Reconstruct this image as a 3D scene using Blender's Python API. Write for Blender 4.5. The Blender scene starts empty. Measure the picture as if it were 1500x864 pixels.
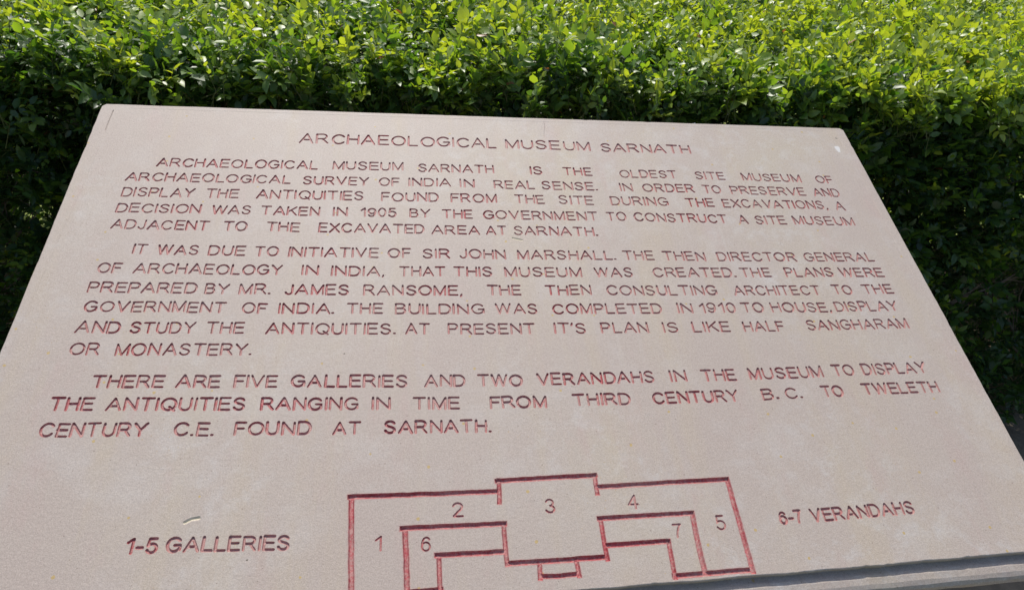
import bpy, math, random
import numpy as np
from mathutils import Matrix, Vector, noise
from mathutils.geometry import delaunay_2d_cdt

scene = bpy.context.scene
COL = scene.collection

# ------------------------------------------------------------------ camera
cam_data = bpy.data.cameras.new("camera")
cam = bpy.data.objects.new("camera", cam_data)
COL.objects.link(cam)
ROT = Matrix(((0.9910259212732065, 0.00013258480845617445, -0.13366976391787566),
              (-0.11260642677008817, 0.5396458812680114, -0.8343273431217173),
              (0.0720237184173715, 0.8418920983426201, 0.5348179865464465)))
cam.matrix_world = Matrix.Translation((-0.13318404278843554, -1.1251373259179203, 1.5292421956162527)) @ ROT.to_4x4()
cam_data.sensor_width = 36.0
cam_data.sensor_fit = 'HORIZONTAL'
cam_data.lens = 36.0 * 1050.0 / 1500.0
cam_data.clip_start = 0.02
cam_data.clip_end = 3000.0
cam_data.dof.use_dof = True
cam_data.dof.focus_distance = 1.12
cam_data.dof.aperture_fstop = 32.0
scene.camera = cam

# ------------------------------------------------------------------ sky and sun
SUN_EL = math.radians(54.0)
SUN_AZ = math.radians(-8.0)            # measured from +Y towards +X
world = bpy.data.worlds.new("World")
scene.world = world
world.use_nodes = True
wn = world.node_tree.nodes
sky = wn.new('ShaderNodeTexSky')
sky.sky_type = 'NISHITA'
sky.sun_disc = False
sky.sun_elevation = SUN_EL
sky.sun_rotation = SUN_AZ
sky.air_density = 1.0
sky.dust_density = 2.5
wn['Background'].inputs['Strength'].default_value = 0.15
world.node_tree.links.new(sky.outputs[0], wn['Background'].inputs['Color'])
sun_data = bpy.data.lights.new("sun", 'SUN')
sun_data.energy = 4.5
sun_data.angle = math.radians(0.55)
sun_data.color = (1.0, 0.955, 0.88)
sun = bpy.data.objects.new("sun", sun_data)
COL.objects.link(sun)
SUN_DIR = Vector((math.sin(SUN_AZ) * math.cos(SUN_EL), math.cos(SUN_AZ) * math.cos(SUN_EL), math.sin(SUN_EL)))
sun.rotation_euler = SUN_DIR.to_track_quat('Z', 'Y').to_euler()
scene.view_settings.view_transform = 'Standard'
scene.view_settings.look = 'None'
scene.view_settings.exposure = 0.0
scene.view_settings.gamma = 1.0

# ------------------------------------------------------------------ helpers
def tag(o, label=None, cat=None, kind=None, group=None):
    if label: o['label'] = label
    if cat: o['category'] = cat
    if kind: o['kind'] = kind
    if group: o['group'] = group
    return o

def empty(name, loc, rot=(0, 0, 0)):
    o = bpy.data.objects.new(name, None)
    o.empty_display_size = 0.1
    o.location = loc
    o.rotation_euler = rot
    COL.objects.link(o)
    return o

def link_mesh(name, me, mat, parent=None):
    me.materials.append(mat)
    o = bpy.data.objects.new(name, me)
    COL.objects.link(o)
    if parent: o.parent = parent
    return o

def mesh_obj(name, verts, faces, mat, parent=None, smooth=False):
    me = bpy.data.meshes.new(name)
    me.from_pydata(verts, [], faces)
    me.update()
    if smooth:
        me.polygons.foreach_set('use_smooth', [True] * len(me.polygons))
    return link_mesh(name, me, mat, parent)

def np_mesh(name, V, idx, nper):
    """V (n,3), idx flat loop indices, nper loops per face (constant)"""
    me = bpy.data.meshes.new(name)
    nf = len(idx) // nper
    me.vertices.add(len(V)); me.vertices.foreach_set('co', np.ascontiguousarray(V, dtype=np.float32).ravel())
    me.loops.add(len(idx)); me.loops.foreach_set('vertex_index', np.asarray(idx, dtype=np.int32))
    me.polygons.add(nf)
    me.polygons.foreach_set('loop_start', np.arange(0, nf * nper, nper, dtype=np.int32))
    me.update(calc_edges=True)
    return me

class NT:
    def __init__(self, name):
        self.m = bpy.data.materials.new(name); self.m.use_nodes = True
        self.t = self.m.node_tree; self.n = self.t.nodes
        self.b = self.n['Principled BSDF']; self.out = self.n['Material Output']
    def add(self, typ, **kw):
        nd = self.n.new(typ)
        for k, v in kw.items(): setattr(nd, k, v)
        return nd
    def link(self, a, b): self.t.links.new(a, b)
    def noise(self, vec, scale, detail=4, rough=0.55):
        nd = self.add('ShaderNodeTexNoise')
        nd.inputs['Scale'].default_value = scale; nd.inputs['Detail'].default_value = detail
        nd.inputs['Roughness'].default_value = rough
        if vec is not None: self.link(vec, nd.inputs['Vector'])
        return nd.outputs['Fac']
    def ramp(self, fac, stops):
        r = self.add('ShaderNodeValToRGB')
        el = r.color_ramp.elements
        while len(el) > 1: el.remove(el[-1])
        for i, (p, c) in enumerate(stops):
            e = el[0] if i == 0 else el.new(p)
            e.position = p; e.color = c if len(c) == 4 else (*c, 1)
        self.link(fac, r.inputs['Fac'])
        return r.outputs['Color']
    def math(self, op, a, b=None, clamp=False):
        nd = self.add('ShaderNodeMath', operation=op, use_clamp=clamp)
        for i, x in enumerate((a, b)):
            if x is None: continue
            if isinstance(x, (int, float)): nd.inputs[i].default_value = x
            else: self.link(x, nd.inputs[i])
        return nd.outputs[0]
    def mix(self, fac, a, b, blend='MIX'):
        nd = self.add('ShaderNodeMix', data_type='RGBA', blend_type=blend)
        for s, x in ((nd.inputs[0], fac), (nd.inputs[6], a), (nd.inputs[7], b)):
            if isinstance(x, (int, float)): s.default_value = x
            elif isinstance(x, tuple): s.default_value = (*x, 1) if len(x) == 3 else x
            else: self.link(x, s)
        return nd.outputs[2]
    def coords(self, scale=(1, 1, 1), which='Object'):
        tc = self.add('ShaderNodeTexCoord'); mp = self.add('ShaderNodeMapping')
        self.link(tc.outputs[which], mp.inputs['Vector']); mp.inputs['Scale'].default_value = scale
        return mp.outputs[0]
    def attr(self, name):
        a = self.add('ShaderNodeAttribute', attribute_name=name); return a.outputs['Fac']

# ------------------------------------------------------------------ materials
def sandstone(name, paint_halo=False, dark=1.0):
    s = NT(name)
    co = s.coords()
    col = s.ramp(s.noise(co, 3.2, 5, 0.6), [(0.30, (0.475, 0.395, 0.355)), (0.52, (0.492, 0.420, 0.372)), (0.72, (0.505, 0.440, 0.365))])
    # bands of tan and pink bedding running up the slab
    band = s.noise(s.coords((15.0, 1.6, 15.0)), 1.0, 5, 0.65)
    col = s.mix(s.math('MULTIPLY', s.ramp(band, [(0.50, (0, 0, 0)), (0.70, (1, 1, 1))]), 0.55), col, (0.52, 0.435, 0.325))
    band2 = s.noise(s.coords((8.0, 2.0, 8.0)), 2.3, 6, 0.7)
    col = s.mix(s.math('MULTIPLY', s.ramp(band2, [(0.55, (0, 0, 0)), (0.75, (1, 1, 1))]), 0.6), col, (0.50, 0.37, 0.34))
    pale = s.noise(co, 11.0, 6, 0.7)
    col = s.mix(s.math('MULTIPLY', s.ramp(pale, [(0.52, (0, 0, 0)), (0.72, (1, 1, 1))]), 0.42), col, (0.57, 0.53, 0.51))
    frost = s.noise(co, 34.0, 8, 0.75)
    col = s.mix(s.math('MULTIPLY', s.ramp(frost, [(0.50, (0, 0, 0)), (0.66, (1, 1, 1))]), s.math('MULTIPLY', s.ramp(s.noise(co, 3.5, 3, 0.5), [(0.42, (0, 0, 0)), (0.60, (1, 1, 1))]), 0.5)), col, (0.60, 0.58, 0.57))
    # grey lichen smudges
    sm = s.noise(co, 23.0, 4, 0.7)
    col = s.mix(s.math('MULTIPLY', s.ramp(sm, [(0.66, (0, 0, 0)), (0.80, (1, 1, 1))]), 0.35), col, (0.33, 0.30, 0.28))
    # grain
    g = s.noise(co, 850.0, 3, 0.7)
    col = s.mix(1.0, col, s.ramp(g, [(0.34, (0.82, 0.81, 0.81)), (0.50, (1.0, 1.0, 1.0)), (0.66, (1.16, 1.17, 1.18))]), 'MULTIPLY')
    g2 = s.noise(co, 330.0, 3, 0.6)
    col = s.mix(1.0, col, s.ramp(g2, [(0.34, (0.92, 0.91, 0.91)), (0.66, (1.05, 1.05, 1.05))]), 'MULTIPLY')
    # little ochre specks
    vo = s.add('ShaderNodeTexVoronoi', voronoi_dimensions='2D'); vo.inputs['Scale'].default_value = 17.0; s.link(co, vo.inputs['Vector'])
    wob = s.math('ADD', vo.outputs['Distance'], s.math('MULTIPLY', s.noise(co, 190.0, 2), 0.05))
    sp = s.math('LESS_THAN', wob, 0.052)
    rare = s.math('GREATER_THAN', s.add('ShaderNodeSeparateColor').outputs[0], 0.62)
    sc = s.n[-1]
    for nd in s.n:
        if nd.bl_idname == 'ShaderNodeSeparateColor': s.link(vo.outputs['Color'], nd.inputs[0])
    sp = s.math('MULTIPLY', sp, rare)
    col = s.mix(s.math('MULTIPLY', sp, 0.75), col, (0.52, 0.36, 0.10))
    # finer flecks: many tiny ochre and grey grains, unevenly spread
    vf = s.add('ShaderNodeTexVoronoi', voronoi_dimensions='2D'); vf.inputs['Scale'].default_value = 62.0; s.link(co, vf.inputs['Vector'])
    patch = s.ramp(s.noise(co, 6.0, 3, 0.6), [(0.42, (0.010, 0.010, 0.010)), (0.66, (0.085, 0.085, 0.085))])
    fl = s.math('LESS_THAN', s.math('ADD', vf.outputs['Distance'], s.math('MULTIPLY', s.noise(co, 500.0, 2), 0.08)), patch)
    col = s.mix(s.math('MULTIPLY', fl, 0.55), col, (0.47, 0.33, 0.16))
    vg = s.add('ShaderNodeTexVoronoi', voronoi_dimensions='2D'); vg.inputs['Scale'].default_value = 48.0; s.link(s.coords((1.1, 0.9, 1)), vg.inputs['Vector'])
    fg = s.math('LESS_THAN', s.math('ADD', vg.outputs['Distance'], s.math('MULTIPLY', s.noise(co, 420.0, 2), 0.10)), 0.070)
    col = s.mix(s.math('MULTIPLY', fg, 0.38), col, (0.27, 0.22, 0.20))
    # thin water streaks down the slope
    st = s.noise(s.coords((70.0, 2.2, 70.0)), 1.0, 3, 0.6)
    col = s.mix(s.math('MULTIPLY', s.ramp(st, [(0.58, (0, 0, 0)), (0.74, (1, 1, 1))]), 0.14), col, (0.60, 0.56, 0.52))
    # dark pin pricks
    v2 = s.add('ShaderNodeTexVoronoi', voronoi_dimensions='2D'); v2.inputs['Scale'].default_value = 24.0; s.link(s.coords((1, 1, 1)), v2.inputs['Vector'])
    pin = s.math('LESS_THAN', v2.outputs['Distance'], 0.016)
    col = s.mix(s.math('MULTIPLY', pin, 0.5), col, (0.15, 0.10, 0.08))
    if paint_halo:
        h = s.attr('paint')
        hn = s.noise(co, 260.0, 3, 0.7)
        hf = s.math('MULTIPLY', s.math('MULTIPLY', s.math('POWER', h, 1.4), s.ramp(hn, [(0.34, (0.15, 0.15, 0.15)), (0.66, (1, 1, 1))])), 0.62, True)
        col = s.mix(hf, col, (0.47, 0.12, 0.13))
        wf = s.attr('white')
        col = s.mix(s.math('MULTIPLY', wf, 0.75), col, (0.74, 0.75, 0.76))
        bf = s.attr('bare')
        col = s.mix(s.math('MULTIPLY', bf, 0.85), col, (0.66, 0.60, 0.43))
    col = s.mix(1.0, col, (0.775, 0.772, 0.755), 'MULTIPLY')
    if dark != 1.0:
        col = s.mix(1.0, col, (dark, dark, dark), 'MULTIPLY')
    s.link(col, s.b.inputs['Base Color'])
    s.b.inputs['Roughness'].default_value = 0.62
    s.b.inputs['Specular IOR Level'].default_value = 0.45
    bp = s.add('ShaderNodeBump'); bp.inputs['Strength'].default_value = 0.35; bp.inputs['Distance'].default_value = 0.0006
    hh = s.math('ADD', s.noise(co, 480.0, 4, 0.7), s.math('MULTIPLY', s.noise(co, 60.0, 3), 1.3))
    s.link(hh, bp.inputs['Height']); s.link(bp.outputs[0], s.b.inputs['Normal'])
    return s.m

def red_paint():
    s = NT('worn_red_paint')
    co = s.coords()
    big = s.noise(co, 7.0, 3, 0.6)
    col = s.ramp(s.noise(co, 90.0, 4, 0.7), [(0.30, (0.25, 0.028, 0.036)), (0.55, (0.36, 0.052, 0.062)), (0.75, (0.44, 0.12, 0.12))])
    wear = s.math('ADD', s.noise(co, 330.0, 4, 0.75), s.math('MULTIPLY', big, 0.55))
    strength = s.attr('wear')
    wf = s.math('ADD', s.ramp(wear, [(0.66, (0, 0, 0)), (0.90, (1, 1, 1))]), strength, True)
    col = s.mix(s.math('MULTIPLY', wf, 0.65), col, (0.42, 0.30, 0.265))
    s.link(col, s.b.inputs['Base Color'])
    s.b.inputs['Roughness'].default_value = 0.6
    bp = s.add('ShaderNodeBump'); bp.inputs['Strength'].default_value = 0.6; bp.inputs['Distance'].default_value = 0.0006
    s.link(s.noise(co, 420.0, 4, 0.7), bp.inputs['Height']); s.link(bp.outputs[0], s.b.inputs['Normal'])
    return s.m

def leaf_mat():
    s = NT('leaf_green')
    t = s.attr('tint'); r = s.attr('rnd'); d = s.attr('dry')
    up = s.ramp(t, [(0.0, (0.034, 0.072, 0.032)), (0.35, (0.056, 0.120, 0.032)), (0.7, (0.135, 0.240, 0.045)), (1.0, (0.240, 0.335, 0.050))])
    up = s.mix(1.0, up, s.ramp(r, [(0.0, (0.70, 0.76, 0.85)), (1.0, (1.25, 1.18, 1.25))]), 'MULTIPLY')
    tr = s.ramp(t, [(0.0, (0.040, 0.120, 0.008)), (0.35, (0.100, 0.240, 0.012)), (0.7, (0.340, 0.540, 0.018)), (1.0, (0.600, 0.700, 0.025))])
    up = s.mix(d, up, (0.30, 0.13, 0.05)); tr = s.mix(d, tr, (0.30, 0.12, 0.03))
    mot = s.noise(s.coords(), 260.0, 2, 0.5)
    up = s.mix(1.0, up, s.ramp(mot, [(0.3, (0.82, 0.84, 0.84)), (0.7, (1.14, 1.12, 1.12))]), 'MULTIPLY')
    s.link(up, s.b.inputs['Base Color'])
    s.b.inputs['Roughness'].default_value = 0.42
    s.b.inputs['Specular IOR Level'].default_value = 0.8
    tb = s.add('ShaderNodeBsdfTranslucent'); s.link(tr, tb.inputs['Color'])
    mx = s.add('ShaderNodeMixShader'); mx.inputs[0].default_value = 0.44
    s.link(s.b.outputs[0], mx.inputs[1]); s.link(tb.outputs[0], mx.inputs[2])
    s.link(mx.outputs[0], s.out.inputs['Surface'])
    return s.m

def plain(name, c0, c1, scale, rough=0.8, bump=0.0):
    s = NT(name); co = s.coords()
    f = s.noise(co, scale, 6, 0.65)
    s.link(s.ramp(f, [(0.3, c0), (0.7, c1)]), s.b.inputs['Base Color'])
    s.b.inputs['Roughness'].default_value = rough
    if bump:
        bp = s.add('ShaderNodeBump'); bp.inputs['Distance'].default_value = bump
        s.link(f, bp.inputs['Height']); s.link(bp.outputs[0], s.b.inputs['Normal'])
    return s.m

M_STONE = sandstone('pink_sandstone', True)
M_STONE_B = sandstone('pink_sandstone_moulding')
M_PAINT = red_paint()
M_LEAF = leaf_mat()
M_BARK = plain('hedge_bark', (0.075, 0.055, 0.04), (0.20, 0.165, 0.125), 60, 0.85, 0.002)
M_STEM = plain('green_stem', (0.06, 0.10, 0.02), (0.12, 0.12, 0.04), 80, 0.6)
M_SOIL = plain('dry_soil', (0.13, 0.10, 0.07), (0.26, 0.21, 0.15), 9, 0.95, 0.01)
M_LAWN = plain('dry_lawn', (0.13, 0.19, 0.03), (0.30, 0.33, 0.08), 14, 0.9, 0.01)
M_BUD = plain('bud_cream', (0.66, 0.58, 0.48), (0.78, 0.72, 0.64), 120, 0.5)

# ------------------------------------------------------------------ ground
def sheet(name, x0, x1, y0, y1, z, mat, n=60, amp=0.02, flat=False):
    xs = np.linspace(x0, x1, n + 1); ys = np.linspace(y0, y1, n + 1)
    V = [(x, y, z + (0 if flat else amp * noise.noise((x * 0.9, y * 0.9, 3.1)))) for y in ys for x in xs]
    F = [(j * (n + 1) + i, j * (n + 1) + i + 1, (j + 1) * (n + 1) + i + 1, (j + 1) * (n + 1) + i) for j in range(n) for i in range(n)]
    return mesh_obj(name, V, F, mat, smooth=True)
tag(sheet('ground', -400, 400, -400, 400, -0.03, M_LAWN, 8, 0, True), kind='structure')
tag(sheet('lawn', -14, 16, 1.5, 26, -0.004, M_LAWN), kind='structure')
tag(sheet('soil_bed', -14, 16, -5, 1.5, -0.004, M_SOIL), kind='structure')

# ------------------------------------------------------------------ the inscription (slab coordinates in mm: u to the right, v up the slab)
LINES = [
 [('ARCHAEOLOGICAL', -305.7, -76.0, -7.5, -75.5, 20.8), ('MUSEUM', 6.4, -74.9, 142.3, -75.8, 19.4), ('SARNATH', 158.7, -76.8, 307.9, -75.8, 18.5)],
 [('ARCHAEOLOGICAL', -496.7, -133.5, -274.3, -132.1, 16.4), ('MUSEUM', -253.1, -131.1, -150.5, -131.2, 16.3), ('SARNATH', -129.1, -131.9, -15.5, -132.3, 16.2), ('IS', 39.6, -132.0, 59.1, -132.3, 16.1), ('THE', 91.1, -132.5, 135.4, -132.9, 16.0), ('OLDEST', 178.5, -135.1, 271.1, -133.7, 15.9), ('SITE', 301.0, -134.6, 349.5, -135.0, 15.9), ('MUSEUM', 377.8, -135.1, 477.0, -136.7, 15.8), ('OF', 502.6, -136.9, 531.2, -137.3, 15.7)],
 [('ARCHAEOLOGICAL', -531.3, -163.2, -309.7, -162.9, 15.7), ('SURVEY', -292.7, -163.8, -199.9, -163.3, 15.9), ('OF', -186.0, -163.5, -156.1, -163.5, 15.9), ('INDIA', -143.0, -163.1, -81.0, -162.5, 16.0), ('IN', -68.0, -163.0, -46.9, -162.4, 16.1), ('REAL', -18.1, -164.4, 43.6, -164.1, 16.1), ('SENSE.', 54.3, -164.1, 139.4, -164.4, 16.1), ('IN', 174.4, -164.3, 194.6, -164.3, 16.2), ('ORDER', 210.0, -164.5, 292.6, -164.6, 16.3), ('TO', 306.1, -164.8, 335.6, -165.5, 16.3), ('PRESERVE', 351.0, -166.0, 474.6, -166.7, 16.4), ('AND', 487.1, -167.0, 531.4, -167.3, 16.4)],
 [('DISPLAY', -529.5, -193.6, -434.7, -193.3, 16.3), ('THE', -420.3, -194.0, -376.3, -193.0, 16.3), ('ANTIQUITIES', -353.1, -193.1, -205.8, -193.5, 16.4), ('FOUND', -181.6, -194.3, -99.5, -193.6, 16.4), ('FROM', -82.3, -194.0, -15.2, -193.3, 16.4), ('THE', 10.4, -193.8, 55.2, -194.1, 16.4), ('SITE', 76.5, -194.4, 129.0, -194.0, 16.4), ('DURING', 154.5, -194.0, 244.5, -193.9, 16.5), ('THE', 271.6, -194.7, 316.5, -194.6, 16.5), ('EXCAVATIONS,', 329.8, -195.1, 500.2, -195.4, 16.5), ('A', 513.8, -196.6, 528.9, -197.1, 16.5)],
 [('DECISION', -529.9, -223.0, -421.0, -223.3, 15.7), ('WAS', -407.3, -224.2, -355.8, -223.9, 15.8), ('TAKEN', -342.7, -224.2, -263.8, -224.7, 15.8), ('IN', -246.4, -224.3, -226.4, -224.4, 15.8), ('1905', -208.7, -225.4, -159.5, -224.7, 15.9), ('BY', -141.1, -224.8, -112.2, -225.0, 15.9), ('THE', -95.7, -225.8, -52.5, -225.7, 15.9), ('GOVERNMENT', -37.8, -225.7, 130.3, -226.3, 16.0), ('TO', 143.6, -226.0, 173.1, -226.0, 16.1), ('CONSTRUCT', 185.0, -226.1, 328.4, -227.8, 16.1), ('A', 346.0, -228.3, 360.3, -228.9, 16.1), ('SITE', 372.6, -228.7, 421.7, -228.6, 16.2), ('MUSEUM', 433.6, -228.4, 532.5, -228.7, 16.2)],
 [('ADJACENT', -528.7, -252.7, -405.9, -254.1, 15.6), ('TO', -387.6, -254.1, -356.7, -254.1, 15.6), ('THE', -332.1, -253.7, -287.9, -254.7, 15.7), ('EXCAVATED', -263.7, -254.6, -120.1, -255.4, 15.7), ('AREA', -111.1, -255.8, -43.9, -256.3, 15.7), ('AT', -35.3, -256.2, -6.5, -256.2, 15.8), ('SARNATH.', 3.6, -256.1, 125.4, -256.4, 15.8)],
 [('IT', -492.7, -295.8, -475.2, -296.1, 15.8), ('WAS', -462.8, -296.7, -411.4, -297.1, 15.7), ('DUE', -399.6, -297.2, -353.4, -297.2, 15.7), ('TO', -341.4, -297.6, -311.1, -298.0, 15.7), ('INITIATIVE', -299.4, -298.6, -181.7, -299.2, 15.7), ('OF', -169.6, -299.1, -139.3, -299.3, 15.6), ('SIR', -123.5, -299.4, -86.4, -299.5, 15.6), ('JOHN', -74.0, -299.4, -9.9, -300.5, 15.6), ('MARSHALL.', 5.5, -300.4, 144.4, -300.5, 15.6), ('THE', 154.8, -300.4, 199.6, -300.3, 15.6), ('THEN', 212.8, -300.6, 275.5, -301.4, 15.6), ('DIRECTOR', 293.2, -301.2, 412.8, -300.8, 15.5), ('GENERAL', 425.5, -300.7, 534.7, -300.1, 15.5)],
 [('OF', -527.2, -326.8, -499.0, -327.7, 15.5), ('ARCHAEOLOGY', -484.3, -327.6, -302.5, -329.4, 15.5), ('IN', -279.2, -329.3, -257.4, -329.4, 15.5), ('INDIA,', -241.8, -330.3, -173.3, -331.1, 15.5), ('THAT', -154.4, -331.0, -93.3, -330.8, 15.5), ('THIS', -83.0, -330.7, -30.6, -331.2, 15.5), ('MUSEUM', -13.8, -331.4, 91.4, -330.9, 15.5), ('WAS', 109.4, -331.1, 163.1, -330.9, 15.5), ('CREATED.', 192.3, -330.7, 312.2, -330.2, 15.6), ('THE', 319.1, -330.5, 364.8, -330.3, 15.6), ('PLANS', 386.8, -329.9, 460.3, -329.1, 15.6), ('WERE', 469.7, -329.1, 538.1, -328.8, 15.7)],
 [('PREPARED', -530.5, -357.9, -403.0, -359.3, 15.5), ('BY', -393.2, -359.9, -364.7, -360.4, 15.4), ('MR.', -352.4, -360.4, -313.7, -360.6, 15.4), ('JAMES', -296.6, -361.0, -217.1, -361.7, 15.4), ('RANSOME,', -199.1, -362.1, -72.5, -362.6, 15.4), ('THE', -40.2, -362.1, 5.6, -362.1, 15.4), ('THEN', 37.5, -362.1, 100.5, -361.8, 15.4), ('CONSULTING', 121.4, -362.2, 277.0, -362.2, 15.4), ('ARCHITECT', 300.1, -362.2, 428.5, -361.7, 15.4), ('TO', 447.4, -360.5, 476.6, -360.5, 15.5), ('THE', 493.3, -360.3, 539.7, -359.3, 15.5)],
 [('GOVERNMENT', -526.8, -387.1, -364.0, -388.8, 15.1), ('OF', -344.6, -389.5, -315.1, -390.6, 15.1), ('INDIA.', -301.3, -390.7, -233.3, -391.4, 15.1), ('THE', -218.5, -391.0, -173.5, -391.7, 15.1), ('BUILDING', -158.7, -391.9, -44.8, -392.2, 15.1), ('WAS', -30.8, -392.3, 23.9, -392.6, 15.2), ('COMPLETED', 44.0, -392.6, 191.7, -392.4, 15.2), ('IN', 213.1, -391.8, 234.3, -391.9, 15.3), ('1910', 244.2, -392.0, 294.7, -391.7, 15.3), ('TO', 303.5, -391.5, 334.7, -391.2, 15.3), ('HOUSE,', 345.9, -391.3, 432.8, -391.1, 15.3), ('DISPLAY', 440.1, -390.5, 534.0, -389.0, 15.4)],
 [('AND', -528.8, -417.6, -478.5, -418.1, 15.6), ('STUDY', -468.3, -418.4, -394.0, -419.4, 15.6), ('THE', -381.6, -419.5, -337.4, -419.9, 15.5), ('ANTIQUITIES.', -312.7, -420.7, -156.9, -422.9, 15.4), ('AT', -145.5, -422.6, -115.5, -422.9, 15.4), ('PRESENT', -93.1, -423.1, 17.7, -423.6, 15.3), ("IT'S", 42.3, -423.2, 84.4, -423.6, 15.3), ('PLAN', 103.8, -423.1, 167.1, -422.8, 15.3), ('IS', 186.8, -423.4, 207.3, -422.5, 15.3), ('LIKE', 226.8, -422.7, 278.9, -422.0, 15.2), ('HALF', 297.0, -422.2, 355.0, -422.0, 15.2), ('SANGHARAM', 387.2, -421.4, 536.5, -419.0, 15.2)],
 [('OR', -527.0, -447.9, -494.2, -448.5, 15.4), ('MONASTERY.', -477.1, -449.1, -324.8, -451.1, 15.5)],
 [('THERE', -491.8, -491.5, -414.5, -492.9, 15.3), ('ARE', -402.0, -493.5, -353.8, -494.1, 15.3), ('FIVE', -339.4, -494.2, -290.4, -495.2, 15.3), ('GALLERIES', -276.0, -494.9, -142.2, -497.6, 15.3), ('AND', -123.1, -497.9, -73.8, -498.0, 15.2), ('TWO', -59.5, -497.9, -5.1, -498.4, 15.2), ('VERANDAHS', 12.5, -498.4, 159.5, -497.0, 15.3), ('IN', 179.7, -496.6, 201.1, -496.6, 15.3), ('THE', 221.2, -496.2, 266.0, -495.8, 15.3), ('MUSEUM', 283.4, -495.2, 384.1, -493.6, 15.4), ('TO', 397.6, -492.4, 427.9, -491.9, 15.4), ('DISPLAY', 439.3, -491.1, 531.2, -489.6, 15.5)],
 [('THE', -527.9, -519.3, -482.3, -520.0, 15.1), ('ANTIQUITIES', -469.7, -520.7, -322.1, -523.9, 15.0), ('RANGING', -306.0, -523.8, -197.5, -526.4, 14.9), ('IN', -182.6, -526.3, -161.4, -526.4, 14.8), ('TIME', -136.1, -527.4, -81.4, -527.8, 14.8), ('FROM', -46.7, -528.3, 20.9, -528.1, 14.7), ('THIRD', 52.9, -527.0, 123.6, -526.5, 14.7), ('CENTURY', 151.6, -526.6, 261.4, -525.7, 14.7), ('B.', 291.6, -524.5, 313.5, -523.0, 14.7), ('C.', 322.7, -523.4, 344.7, -522.9, 14.7), ('TO', 371.8, -522.0, 400.9, -521.7, 14.7), ('TWELETH', 428.0, -519.7, 534.2, -518.2, 14.7)],
 [('CENTURY', -529.4, -550.3, -420.1, -552.8, 15.0), ('C.E.', -392.9, -553.1, -350.9, -554.4, 14.9), ('FOUND', -330.1, -554.1, -247.9, -555.7, 14.9), ('AT', -224.3, -556.4, -193.8, -556.9, 14.8), ('SARNATH.', -168.3, -556.6, -46.8, -558.4, 14.7)],
 [('1-5', -413.5, -678.2, -383.9, -678.6, 13.9), ('GALLERIES', -376.4, -678.3, -257.7, -681.2, 13.6)],
 [('6-7', 264.6, -678.4, 292.1, -677.7, 13.4), ('VERANDAHS', 301.9, -677.4, 429.3, -672.7, 13.3)],
]
NUMERALS = [('1', -173.8, -686.6, -167.0, -686.6, 14.5), ('2', -94.4, -654.8, -82.9, -654.7, 14.8), ('3', 5.0, -654.7, 15.8, -654.7, 14.7), ('4', 96.6, -654.2, 108.2, -653.9, 15.4), ('5', 190.6, -681.6, 201.6, -681.3, 14.7), ('6', -127.6, -688.9, -117.6, -688.9, 14.6), ('7', 140.5, -687.4, 150.8, -687.2, 13.7)]
PLAN = [
 [(-199.9, -630.3), (-197.5, -681.1), (-195.0, -728.0)],
 [(-201.1, -629.1), (-124.8, -629.1), (-45.0, -629.1)],
 [(-42.6, -616.4), (-43.9, -641.0)],
 [(-44.9, -617.1), (9.8, -615.6), (65.2, -614.4)],
 [(64.7, -614.7), (64.6, -635.2)],
 [(65.0, -628.2), (140.4, -626.3), (217.1, -624.6)],
 [(217.0, -625.0), (217.7, -676.8), (217.9, -726.1)],
 [(131.9, -726.9), (163.2, -725.8), (217.5, -724.7)],
 [(166.5, -661.7), (165.4, -693.0), (165.5, -724.2)],
 [(62.5, -663.4), (113.4, -662.5), (166.9, -661.7)],
 [(63.5, -664.1), (63.6, -684.0), (64.4, -706.0)],
 [(66.0, -692.2), (100.2, -691.4), (133.3, -690.8)],
 [(133.2, -691.5), (132.8, -710.0), (132.8, -728.0)],
 [(-39.8, -705.7), (10.5, -705.1), (63.3, -704.0)],
 [(-146.4, -664.9), (-93.3, -664.7), (-40.2, -664.5)],
 [(-143.6, -665.4), (-142.3, -697.3), (-140.8, -728.3)],
 [(-41.3, -665.5), (-41.1, -686.3), (-40.5, -706.4)],
 [(-111.5, -694.0), (-76.8, -693.9), (-42.4, -693.5)],
 [(-109.5, -694.8), (-109.1, -727.4)],
 [(-194.8, -729.9), (-152.0, -729.9), (-140.8, -729.6)],
 [(-141.4, -728.0), (-125.5, -727.8), (-108.1, -727.3)],
 [(-7.0, -708.7), (-8.0, -721.5)],
 [(-7.5, -720.2), (11.5, -720.5), (31.4, -719.5)],
 [(31.6, -707.8), (32.3, -720.9)],
]

def arc(cx, cy, rx, ry, a0, a1, n):
    return [(cx + rx * math.cos(math.radians(a0 + (a1 - a0) * i / n)), cy + ry * math.sin(math.radians(a0 + (a1 - a0) * i / n))) for i in range(n + 1)]

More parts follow.
